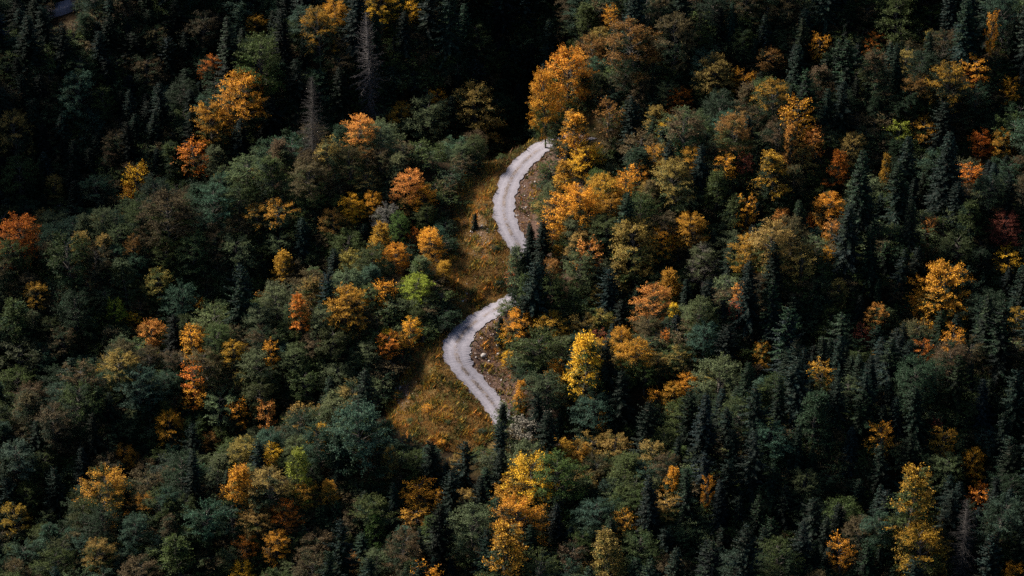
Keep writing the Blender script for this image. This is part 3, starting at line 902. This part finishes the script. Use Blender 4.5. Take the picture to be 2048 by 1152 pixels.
# leave out what no line of sight reaches: crowns painted far to near on a coarse grid
GWd, GH = 512, 288
ids = np.full((GH, GWd), -1)
yy, xx = np.mgrid[0:GH, 0:GWd]
order = sorted(range(len(trees)), key=lambda i: -trees[i]['z'])
for i in order:
    t = trees[i]
    uu, v0 = t['u'] / 4, t['v'] / 4
    hv = max(2, (t['vb'] - t['v']) / 4 * 0.85)
    x0, x1 = int(max(0, uu - t['wpx'] / 8)), int(min(GWd, uu + t['wpx'] / 8 + 1))
    y0, y1 = int(max(0, v0)), int(min(GH, v0 + hv + 1))
    if x1 <= x0 or y1 <= y0:
        continue
    X = xx[y0:y1, x0:x1]; Y = yy[y0:y1, x0:x1]
    s = np.clip((Y - v0) / hv, 0, 1)
    half = t['wpx'] / 8 * (np.clip(s * 1.05, 0, 1) if t['kind'] in 'pqd' else np.sqrt(np.clip(1 - (np.minimum(s, 0.5) / 0.5 - 1) ** 2, 0, 1)))
    m = (np.abs(X - uu) < half * (0.8 if t['kind'] != 'd' else 0.2))
    ids[y0:y1, x0:x1][m] = i
seen = np.bincount(ids[ids >= 0].ravel(), minlength=len(trees))
for i, t in enumerate(trees):
    t['seen'] = int(seen[i])
hidden = [t for t in trees if not t['lm'] and t['seen'] < 24]
trees = [t for t in trees if t['lm'] or t['seen'] >= 24]
few = set()
for kds, cap in (('bvf', 295), ('p', 296)):
    own = sum(1 for t in trees if t['lm'] and t['kind'] in kds and (kds == 'p' or t['ct'] not in ('gold', 'yellow', 'orange', 'peach', 'red', 'rust', 'pink', 'maroon')))
    rest = sorted((t for t in trees if t['kind'] in kds and not t['lm'] and not (t['ct'] in ('gold', 'yellow', 'orange', 'rust') and t['amt'] > 0.4)), key=lambda t: -t['seen'])[cap - own:]
    few |= {id(t) for t in rest}           # seen, but past the three hundred that show largest: part of the forest's mass
    hidden += rest
trees = [t for t in trees if id(t) not in few]
gaps = []
gy_, gx_ = np.nonzero(ids < 0)
gg = np.random.default_rng(77)
for k in gg.permutation(len(gx_)):
    u, v = gx_[k] * 4 + gg.uniform(-2, 6), gy_[k] * 4 + gg.uniform(-2, 6)
    if any(inside(u, v + o, c) for c in CLEAR for o in (-30, -14, 0, 8)) or any(abs(u - a) < 18 and abs(v - b) < 15 for a, b in gaps):
        continue
    if any(abs(u - l['u']) < l['wpx'] * 0.5 and l['v'] - 24 < v < l['v'] + l['hpx'] * 0.7 for l in lms):
        continue
    gaps.append((u, v))
print("bushes", len(gaps))
print("trees", len(trees), "landmarks", len(lms), "open sky/ground cells", int((ids < 0).sum()))

clock('names and labels')
# ------------------------------------------------------------------ names and labels
WARM = ('gold', 'yellow', 'orange', 'peach', 'red', 'rust', 'pink', 'maroon')
NAME = {'p': 'spruce_tree', 'q': 'spruce_sapling', 'd': 'dead_tree', 'b': 'broadleaf_tree', 'v': 'broadleaf_tree', 'f': 'broadleaf_tree', 's': 'sparse_tree', 'y': 'young_tree'}
WORD = {'p': 'spruce', 'q': 'spruce sapling', 'd': 'bare tree', 'b': 'round tree', 'v': 'spreading tree', 'f': 'tapering tree', 's': 'thin-leaved tree', 'y': 'young tree'}
TINT = {'olive': 'olive', 'dark': 'dark-green', 'sage': 'sage-green', 'teal': 'teal', 'lime': 'lime-green', 'green': 'leaf-green', 'gold': 'golden', 'yellow': 'yellow', 'orange': 'orange', 'peach': 'peach-orange',
        'red': 'red-orange', 'rust': 'rust-coloured', 'brown': 'brown', 'pink': 'pinkish-red', 'straw': 'straw-coloured', 'needle': 'dark-green', 'bluish': 'blue-green', 'grey': 'grey', 'maroon': 'dark-red'}
TIPS = {'gold': 'gold', 'rust': 'rust', 'straw': 'straw', 'sage': 'sage', 'peach': 'peach'}
GROUP = {'p': 'spruces of the hillside forest', 'q': 'spruce saplings along the road', 'd': 'dead trees in the forest', 'b': 'broadleaf trees of the hillside forest', 'v': 'broadleaf trees of the hillside forest', 'f': 'broadleaf trees of the hillside forest',
         's': 'thinly leaved autumn trees', 'y': 'small autumn trees'}
# places one can find in the photograph
ANCH = [(1010, 390, "upper road bend"), (905, 690, "lower road bend"), (1102, 284, "road's top end"), (1003, 838, "road's bottom end"), (828, 590, "lime-green round tree"), (740, 90, "grey dead spruce"),
        (490, 200, "big golden gully tree"), (30, 465, "fiery red edge tree"), (1886, 580, "big round orange crown"), (128, 12, "pale far road"), (465, 965, "bright orange tapering tree"),
        (1925, 1010, "pale bare snag"), (1060, 950, "big yellow crown"), (750, 1065, "lone leaf-green crown"), (356, 600, "large teal crown"), (600, 635, "red-topped golden tree"),
        (1440, 750, "wide sage crown"), (1496, 430, "bright thin-leaved orange tree"), (2026, 180, "orange edge tree"), (1672, 340, "red-orange tapering tree"), (1820, 985, "gold-rimmed olive crown"), (210, 980, "wide gold-tipped crown"), (1800, 262, "small lime-green tree"), (1110, 170, "orange trees above road")]
def direction(du, dv):
    a = math.degrees(math.atan2(-dv, du)) % 360
    return ["right of", "upper-right of", "above", "upper-left of", "left of", "lower-left of", "below", "lower-right of"][int(((a + 22.5) % 360) // 45)]
EXACT = {(740, 24): "tall grey dead spruce standing bare among dark trees high on the slope", (828, 556): "bright lime green round tree in a gap above the lower road bend", (490, 150): "big golden orange crown at the rim of the dark gully",
         (28, 440): "fiery red orange crown cut by the photo's edge", (1886, 540): "big round orange crown with reddish rim among dark spruces", (465, 934): "bright orange tapering crown low on the dark slope",
         (545, 890): "small yellow tree on thin bare stems in a dark gap", (1930, 1000): "pale bare snag with crooked branches among dark trees", (750, 1030): "lone leaf green crown among dark spruces low in the forest",
         (1006, 806): "tiny spruce sapling at the bottom end of the road", (950, 424): "tiny spruce sapling alone on the golden bank left of the upper road", (356, 572): "large teal green crown on the slope left of the road",
         (600, 598): "golden tapering tree with a red top left of the lime green tree", (622, 148): "thin grey dead tree beside the olive and golden crowns"}
rows = {}
for t in trees:
    main = TINT[t['cm']]; tip = TINT[t['ct']]
    if t['kind'] == 'd':
        look = 'grey'
    elif t['kind'] in 'pq':
        look = ('blue-green' if t['cm'] == 'bluish' else 'dark green')
    elif main == tip or t['amt'] > 0.68:
        look = tip
    elif t['amt'] < 0.36:
        look = main
    else:
        look = f"{TIPS.get(t['ct'], tip)}-tipped {main}"
    size = 'tall ' if t['H'] > 15.5 and t['kind'] in 'bpvf' else ('small ' if t['H'] < 8.5 and t['kind'] in 'bpvf' else '')
    t['head'] = f"{size}{look} {WORD[t['kind']]}"
    cu, cv = t['u'], t['v'] + 25
    ds = sorted((math.hypot(cu - a, cv - b), n, a, b) for a, b, n in ANCH)
    dd, n, a, b = ds[0] if ds[0][0] > 34 else ds[1]
    t['where'] = (direction(cu - a, cv - b), n)
    t['dd'] = dd
    rows.setdefault((t['head'],) + t['where'], []).append(t)
ORD = ["", "second ", "third ", "fourth ", "fifth ", "sixth ", "seventh ", "eighth ", "ninth ", "tenth ", "eleventh ", "twelfth "]
for key, lst in rows.items():
    lst.sort(key=lambda t: t['dd'])
    for i, t in enumerate(lst):
        dirn, n = t['where']
        if len(lst) == 1:
            t['label'] = f"{t['head']} {dirn} the {n}"
        else:
            t['label'] = f"{t['head']} {dirn} the {n}, {ORD[min(i, 11)]}closest such".replace(", closest", ", closest")
for t in trees:
    if t['lm']:
        for (u, v), lab in EXACT.items():
            if abs(t['u'] - u) < 3 and abs(t['v'] - v) < 8:
                t['label'] = lab

clock('plant the trees')
# ------------------------------------------------------------------ plant the trees
cnt = {}
for t in trees:
    k = t['kind']
    n = cnt.get(k, 0); cnt[k] = n + 1
    crown, trunk, H0, R0 = KINDS[k][n % len(KINDS[k])]
    autumn = k in 'bvf' and t['ct'] in WARM and t['amt'] > 0.4
    root = bpy.data.objects.new('autumn_tree' if autumn else NAME[k], None)
    root.empty_display_size = 0.3
    COL.objects.link(root)
    root.location = (t['p'][0], t['p'][1], t['p'][2] - 0.15)
    root.rotation_euler = (random.gauss(0, 0.02), random.gauss(0, 0.02), random.uniform(0, 6.283))
    sx = t['w'] / 2 / R0 * 0.95
    root.scale = (sx * random.uniform(0.93, 1.07), sx * random.uniform(0.93, 1.07), t['H'] / H0)
    root['label'] = t['label']; root['category'] = 'tree'; root['group'] = 'autumn coloured trees of the hillside forest' if autumn else GROUP[k]
    link("trunk", trunk, root)
    if crown is not None:
        c = link("crown", crown, root)
        c.color = (*t['main'], t['amt'])
        c['tip'] = [float(x) for x in t['tip']]

clock('the mass of')
# ------------------------------------------------------------------ the mass of the forest beyond the frame and behind the crowns in view: one object nobody could count
def forest_leaf_material(name, src):
    """the same leaves, coloured per point"""
    m = src.copy(); m.name = name
    nt = m.node_tree
    info = next(n for n in nt.nodes if n.type == 'OBJECT_INFO')
    tip = next(n for n in nt.nodes if n.type == 'ATTRIBUTE' and n.attribute_name == 'tip')
    tip.attribute_type = 'INSTANCER'
    mn = node(nt, "ShaderNodeAttribute", attribute_type='INSTANCER', attribute_name='main')
    am = node(nt, "ShaderNodeAttribute", attribute_type='INSTANCER', attribute_name='amount')
    for l in list(nt.links):
        if l.from_node == info:
            to = l.to_socket
            nt.links.new(mn.outputs['Color'] if l.from_socket.name == 'Color' else am.outputs['Fac'], to)
    return m
FM = {True: forest_leaf_material("forest_leaves", M_LEAF), False: forest_leaf_material("forest_needles", M_NEEDLE)}
CC_, TC_ = bpy.data.collections.new("mass_crowns"), bpy.data.collections.new("mass_trunks")
slot = {}
for kd in 'bvfpy':
    for j, (cr, tr, H0, R0) in enumerate(KINDS[kd][:3]):
        i = len(slot); slot[(kd, j)] = (i, H0, R0)
        for coll, me in ((CC_, cr), (TC_, tr)):
            o = bpy.data.objects.new("forest_%s_%02d" % ("crown" if me is cr else "trunk", i), me)
            coll.objects.link(o)
            if me is cr:
                o.material_slots[0].link = 'OBJECT'
                o.material_slots[0].material = FM[kd != 'p']
def mass_nodes():
    nt = bpy.data.node_groups.new("forest_mass", 'GeometryNodeTree')
    nt.interface.new_socket("Geometry", in_out='INPUT', socket_type='NodeSocketGeometry')
    nt.interface.new_socket("Geometry", in_out='OUTPUT', socket_type='NodeSocketGeometry')
    gi, go = nt.nodes.new("NodeGroupInput"), nt.nodes.new("NodeGroupOutput")
    jn = nt.nodes.new("GeometryNodeJoinGeometry")
    def attr(name, typ):
        n = nt.nodes.new("GeometryNodeInputNamedAttribute"); n.data_type = typ; n.inputs[0].default_value = name
        return n.outputs[0]
    e2r = nt.nodes.new("FunctionNodeEulerToRotation")
    nt.links.new(attr("turn", 'FLOAT_VECTOR'), e2r.inputs[0])
    for coll in (CC_, TC_):
        ci = nt.nodes.new("GeometryNodeCollectionInfo")
        ci.inputs[0].default_value = coll
        ci.inputs[1].default_value = True
        ci.inputs[2].default_value = True
        ip = nt.nodes.new("GeometryNodeInstanceOnPoints")
        nt.links.new(gi.outputs[0], ip.inputs['Points'])
        nt.links.new(ci.outputs[0], ip.inputs['Instance'])
        ip.inputs['Pick Instance'].default_value = True
        nt.links.new(attr("variant", 'INT'), ip.inputs['Instance Index'])
        nt.links.new(e2r.outputs[0], ip.inputs['Rotation'])
        nt.links.new(attr("size", 'FLOAT_VECTOR'), ip.inputs['Scale'])
        nt.links.new(ip.outputs[0], jn.inputs[0])
    nt.links.new(jn.outputs[0], go.inputs[0])
    return nt
MASS = mass_nodes()
g3 = np.random.default_rng(5)
def mass(name, recs, **props):
    """recs: (position, kind, width, height, main, tip, amount)"""
    me = bpy.data.meshes.new(name)
    me.vertices.add(len(recs))
    me.vertices.foreach_set("co", np.array([r[0] for r in recs], np.float32).ravel())
    var, size, turn = [], [], []
    for r in recs:
        i, H0, R0 = slot[(r[1], int(g3.integers(0, 3)))]
        var.append(i); size.append((r[2] / 2 / R0, r[2] / 2 / R0, r[3] / H0)); turn.append((0, 0, g3.uniform(0, 6.283)))
    me.attributes.new("variant", 'INT', 'POINT').data.foreach_set("value", np.array(var, np.int32))
    for an, val in (("size", size), ("turn", turn)):
        me.attributes.new(an, 'FLOAT_VECTOR', 'POINT').data.foreach_set("vector", np.array(val, np.float32).ravel())
    for an, k in (("main", 4), ("tip", 5)):
        me.attributes.new(an, 'FLOAT_COLOR', 'POINT').data.foreach_set("color", np.array([(*r[k], 1) for r in recs], np.float32).ravel())
    me.attributes.new("amount", 'FLOAT', 'POINT').data.foreach_set("value", np.array([r[6] for r in recs], np.float32))
    o = link(name, me, None, **props)
    o.modifiers.new("mass", 'NODES').node_group = MASS
    return o
print("mass", len(outer), len(hidden))
mass("forest", [(t['p'] - np.array([0, 0, 0.15]), t['kind'], t['w'], t['H'], t['main'], t['tip'], t['amt']) for t in outer + hidden], kind="stuff", label="dense dark forest going on around the trees in view", category="forest")
bush = []
for u, v in gaps:
    p = hit(u, v, hgrid, 1.5)
    p[2] = float(hgrid(p[0], p[1])) - 0.2
    cm = ('dark', 'dark', 'olive', 'needle', 'dark')[int(g3.integers(0, 5))]
    bush.append((p, 'y', g3.uniform(3.0, 5.0), g3.uniform(2.2, 4.2), C[cm], C[('dark', 'olive', 'sage', 'brown')[int(g3.integers(0, 4))]], 0.4))
mass("forest_undergrowth", bush, kind="stuff", label="dark bushes filling the gaps between the forest trees", category="undergrowth")

clock('the open banks')
# ------------------------------------------------------------------ the open banks: grass, low plants, rubble, rocks
def scatter(n, keep, seed, span=(-36, 24, -62, 62)):
    g = np.random.default_rng(seed)
    x = g.uniform(span[0], span[1], n); y = g.uniform(span[2], span[3], n)
    d, par = seg_dist(x, y, path)
    i = np.clip(par.astype(int), 0, NP - 2)
    sd = (path[i + 1, 0] - path[i, 0]) * (y - path[i, 1]) - (path[i + 1, 1] - path[i, 1]) * (x - path[i, 0])
    z = hgrid(x, y)
    z[np.abs(x) < 60] += 0.10 * bumps(x, y, 2.3, 6, 12)[np.abs(x) < 60]
    edge = d - half_width(par)
    ok = edge > 0.05
    x, y, z, edge, sd = x[ok], y[ok], z[ok], edge[ok], sd[ok]
    u, v, _ = proj(np.stack([x, y, z], 1))
    m = keep(u, v, edge, sd, x, y, g)
    return np.stack([x, y, z], 1)[m], u[m], v[m], edge[m], sd[m], g

def open_mask(u, v, grow=1.06):
    r = np.zeros(len(u), bool)
    for poly in CLEAR[:2]:
        c = np.mean(poly, axis=0)
        big = [((a - c[0]) * grow + c[0], (b - c[1]) * grow + c[1]) for a, b in poly]
        r |= np.array([inside(a, b, big) for a, b in zip(u, v)])
    return r

def tufts(name, pts, cols, g, hmin, hmax, blades, width, lean=0.35, spread=0.12, label=None, cat=None):
    n = len(pts)
    V, Fc = [], []
    for b in range(blades):
        az = g.uniform(0, 6.283, n)
        h = g.uniform(hmin, hmax, n)
        ln = g.uniform(0.3, 1.2, n) * lean
        off = np.stack([g.normal(0, spread, n), g.normal(0, spread, n), np.zeros(n) - 0.03], 1)
        d = np.stack([np.cos(az) * ln, np.sin(az) * ln, np.ones(n)], 1) * h[:, None]
        sdv = np.stack([-np.sin(az), np.cos(az), np.zeros(n)], 1) * (width * g.uniform(0.6, 1.4, n))[:, None]
        p = pts + off
        V.append(np.stack([p - sdv, p + sdv, p + d], 1).reshape(-1, 3))
        Fc.append(cols * g.uniform(0.7, 1.35, (n, 1)))
    V = np.vstack(V)
    return link(name, mesh_np(name, V, np.arange(len(V)).reshape(-1, 3), M_GRASS, {"tint": np.vstack(Fc)}), kind="stuff", label=label, category=cat)

def patchy(x, y, wl, off):
    return bumps(x, y, wl, 5, off) * 0.9

# dry grass
def keep_grass(u, v, edge, sd, x, y, g):
    m = open_mask(u, v)
    bare = np.where(sd > 0, np.clip(1.25 - edge / 6, 0.25, 1), np.clip(0.6 - edge, 0, 0.6))
    scr = np.exp(-(((u - 800) / 30) ** 2 + ((v - 775) / 42) ** 2)) + 0.8 * np.exp(-(((u - 962) / 22) ** 2 + ((v - 470) / 48) ** 2))
    return m & (g.uniform(0, 1, len(u)) > np.clip(bare * 0.92 + scr, 0, 0.97))
pts, u, v, edge, sd, g = scatter(240000, keep_grass, 11)
pal = np.array([(0.34, 0.215, 0.075), (0.36, 0.205, 0.06), (0.24, 0.125, 0.045), (0.18, 0.135, 0.042), (0.095, 0.092, 0.03), (0.085, 0.06, 0.033)])
a = patchy(pts[:, 0], pts[:, 1], 9, 3); b = patchy(pts[:, 0], pts[:, 1], 4.2, 9)
greenish = np.clip((340 - v) / 40, 0, 1) + np.exp(-(((u - 985) / 60) ** 2 + ((v - 625) / 30) ** 2)) + 0.5 * np.exp(-(((u - 950) / 40) ** 2 + ((v - 800) / 40) ** 2))
warm = np.exp(-(((u - 945) / 30) ** 2 + ((v - 430) / 55) ** 2))
sel = a * 1.6 + b * 1.6 + g.normal(0, 0.8, len(pts)) + 2.1 + 2.6 * greenish - 1.6 * warm
cols = pal[np.clip(sel.astype(int), 0, 5)]
print("grass tufts", len(pts))
tufts("grass", pts, cols, g, 0.16, 0.55, 4, 0.04, label="dry golden and rusty grass on the banks beside the road", cat="grass")

# broad low plants (fern and bramble clumps)
def keep_plants(u, v, edge, sd, x, y, g):
    m = open_mask(u, v, 1.12)
    return m & (edge > 0.5) & (bumps(x, y, 5.0, 6, 15) + g.normal(0, 0.25, len(x)) > 0.18) & ((sd < 0) | (g.uniform(0, 1, len(x)) < 0.35))
pts, u, v, edge, sd, g = scatter(50000, keep_plants, 12)
pal = np.array([(0.42, 0.17, 0.03), (0.32, 0.20, 0.03), (0.095, 0.10, 0.028), (0.055, 0.065, 0.022), (0.13, 0.065, 0.03)])
sel = (bumps(pts[:, 0], pts[:, 1], 7, 5, 2) * 1.8 + g.normal(0, 0.9, len(pts)) + 2.2 + 1.2 * np.clip((350 - v) / 40, 0, 1)).astype(int)
print("low plants", len(pts))
tufts("undergrowth", pts, pal[np.clip(sel, 0, 4)], g, 0.3, 0.95, 7, 0.11, lean=1.0, spread=0.28, label="low ferns and brambles scattered over the open banks", cat="undergrowth")

# low shrubs on the banks
pts, u, v, edge, sd, g = scatter(1500, lambda u, v, edge, sd, x, y, g: open_mask(u, v, 1.05) & (edge > 1.2) & (sd < 0), 14)
shr = []
for p, e in zip(pts[:55], edge):
    r = g.uniform(0.35, 1.0) ** 2
    a, b = (('olive', 'gold'), ('dark', 'olive'), ('brown', 'rust'), ('olive', 'straw'), ('dark', 'dark'), ('rust', 'orange'))[int(g.integers(0, 6))]
    shr.append((p - np.array([0, 0, 0.08]), 'y', 0.6 + 1.0 * r, 0.35 + 0.8 * r, C[a], C[b], 0.5))
mass("bank_undergrowth", shr, kind="stuff", label="low shrubs and saplings dotted over the open banks", category="undergrowth")

# weeds between the wheel tracks
dn = np.arange(8 * 4, 8 * 21, 0.02)
g = np.random.default_rng(31)
lat = g.normal(0, 0.16, len(dn))
pp = np.stack([np.interp(dn, pidx, path[:, i]) for i in range(3)], 1)
nn = np.stack([np.interp(dn, dense, nrm[:, i]) for i in range(3)], 1)
pp = pp + nn * lat[:, None]; pp[:, 2] += 0.02
pu_, pv_, _ = proj(pp)
dens = np.where(pv_ > 735, 0.9, np.where(pv_ < 520, 0.5, 0.10)) * np.clip(0.6 + 1.3 * bumps(pp[:, 0], pp[:, 1], 3.5, 5, 4), 0, 1)
k = g.uniform(0, 1, len(dn)) < dens
pp = pp[k]
cols = np.array([(0.085, 0.05, 0.038), (0.12, 0.07, 0.03), (0.06, 0.055, 0.03)])[g.integers(0, 3, len(pp))]
tufts("weeds", pp, cols, g, 0.06, 0.16, 4, 0.05, lean=1.2, spread=0.07, label="brown weeds growing between the wheel tracks of the road", cat="weeds")

clock('stones')
# stones
def stone_mesh(seed, n=1):
    g = np.random.default_rng(seed)
    t = (1 + 5 ** 0.5) / 2
    v = unit(np.array([(-1, t, 0), (1, t, 0), (-1, -t, 0), (1, -t, 0), (0, -1, t), (0, 1, t), (0, -1, -t), (0, 1, -t), (t, 0, -1), (t, 0, 1), (-t, 0, -1), (-t, 0, 1)], float))
    f = [(0, 11, 5), (0, 5, 1), (0, 1, 7), (0, 7, 10), (0, 10, 11), (1, 5, 9), (5, 11, 4), (11, 10, 2), (10, 7, 6), (7, 1, 8), (3, 9, 4), (3, 4, 2), (3, 2, 6), (3, 6, 8), (3, 8, 9), (4, 9, 5), (2, 4, 11), (6, 2, 10), (8, 6, 7), (9, 8, 1)]
    v = v * g.uniform(0.72, 1.15, (12, 1)) * np.array([1, 0.8, 0.6])
    return v, np.array(f)
def keep_stones(u, v, edge, sd, x, y, g):
    m = open_mask(u, v, 1.04)
    scr = np.exp(-(((u - 800) / 30) ** 2 + ((v - 775) / 42) ** 2)) * 0.6 + 0.55 * np.exp(-(((u - 962) / 20) ** 2 + ((v - 470) / 48) ** 2)) + 0.4 * np.exp(-(((u - 925) / 14) ** 2 + ((v - 596) / 24) ** 2))
    p = np.where(sd > 0, 0.10 + 0.75 * np.exp(-(edge / 0.55) ** 2) + 0.14 * (edge < 5), 0.015 + 0.40 * np.exp(-(edge / 0.35) ** 2)) + scr
    return m & (g.uniform(0, 1, len(u)) < p * 0.8)
pts, u, v, edge, sd, g = scatter(60000, keep_stones, 13)
SV = [stone_mesh(i) for i in range(5)]
V, F_, Cc = [], [], []
for k, p in enumerate(pts):
    sv, sf = SV[k % 5]
    r = g.uniform(0, 6.283); ca, sa = math.cos(r), math.sin(r)
    z = min(0.30, 0.055 + g.exponential(0.045))
    w = sv * z
    V.append(np.stack([w[:, 0] * ca - w[:, 1] * sa, w[:, 0] * sa + w[:, 1] * ca, w[:, 2]], 1) + p + np.array([0, 0, z * 0.2]))
    F_.append(sf + 12 * k)
    c = (np.array((0.42, 0.39, 0.385)) if g.uniform() < 0.6 else np.array((0.20, 0.155, 0.135))) * g.uniform(0.6, 1.4)
    Cc.append(np.tile(c, (20, 1)))
print("stones", len(pts))
link("rubble", mesh_np("rubble", np.vstack(V), np.vstack(F_), M_RUBBLE, {"tint": np.vstack(Cc)}), kind="stuff", label="loose pale rubble along the road edges and cut banks", category="rubble")

# single rocks one can point at
ROCKS = [(968, 711, 0.75, "largest pale boulder on the cut bank inside the lower road bend"), (996, 709, 0.5, "second pale rock on the lower cut bank, right of the largest boulder"), (978, 722, 0.32, "small pale rock just below the largest boulder"),
         (952, 715, 0.30, "small pale rock left of the largest boulder near the road"), (1003, 760, 0.32, "pale rock low on the lower cut bank near the road's end"), (964, 452, 0.34, "pale rock on the bare slip left of the upper road"),
         (972, 446, 0.24, "little pale rock next to the upper road's outer edge"), (1052, 415, 0.34, "pale rock on the cut bank beside the upper road bend"), (1066, 398, 0.38, "higher pale rock on the upper cut bank"),
         (800, 775, 0.42, "pale rock in the middle of the scree left of the lower bend"), (790, 795, 0.45, "lowest pale rock of the scree left of the lower bend"), (930, 600, 0.45, "pale rock on the shaded bank above the lower road"), (934, 588, 0.32, "smaller pale rock just above the rock on the shaded bank"),
         (1060, 440, 0.26, "small pale rock low on the upper cut bank")]
for i, (a, b, r, lab) in enumerate(ROCKS):
    p = hit(a, b, hgrid)
    sv, sf = stone_mesh(50 + i)
    o = link("rock", mesh_np("rock", sv * r, sf, M_STONE), label=lab, category="rock", group="pale rocks on the road banks")
    bv = o.modifiers.new("bevel", 'BEVEL'); bv.width = r * 0.12; bv.segments = 1
    o.location = p + np.array([0, 0, r * 0.05]); o.rotation_euler = (random.uniform(-.3, .3), random.uniform(-.3, .3), random.uniform(0, 6.28))

# a bend of the same gravel road showing through the trees far up the slope
far = catmull([hit(a, b, hgrid) for a, b in ((60, 36), (100, 22), (128, 13), (150, 4), (185, -8))], 10)
for _ in range(4):
    far[1:-1, 2] = 0.25 * far[:-2, 2] + 0.5 * far[1:-1, 2] + 0.25 * far[2:, 2]
tf = unit(np.gradient(far, axis=0) * np.array([1, 1, 0])); nf_ = np.stack([-tf[:, 1], tf[:, 0], np.zeros(len(tf))], 1)
fv = np.stack([far + nf_ * (c * 1.9) + np.array([0, 0, 0.75 + 0.04 * (1 - c * c)]) for c in np.linspace(-1, 1, 7)] + [far + nf_ * 2.6 + np.array([0, 0, -1.5])], 1)
fv = np.concatenate([(far - nf_ * 2.6 + np.array([0, 0, -1.5]))[:, None], fv], 1)
n_, m_ = fv.shape[:2]
q = (np.arange(n_ - 1)[:, None] * m_ + np.arange(m_ - 1)[None]).ravel()
link("far_road", mesh_np("far_road", fv.reshape(-1, 3), np.stack([q, q + m_, q + m_ + 1, q + 1], 1), M_ROAD, {"cross": np.full((n_ * m_, 3), 0.6)}, smooth=True), kind="structure")
from collections import Counter
print(Counter(o.name.split('.')[0] for o in bpy.data.objects))
clock('done')
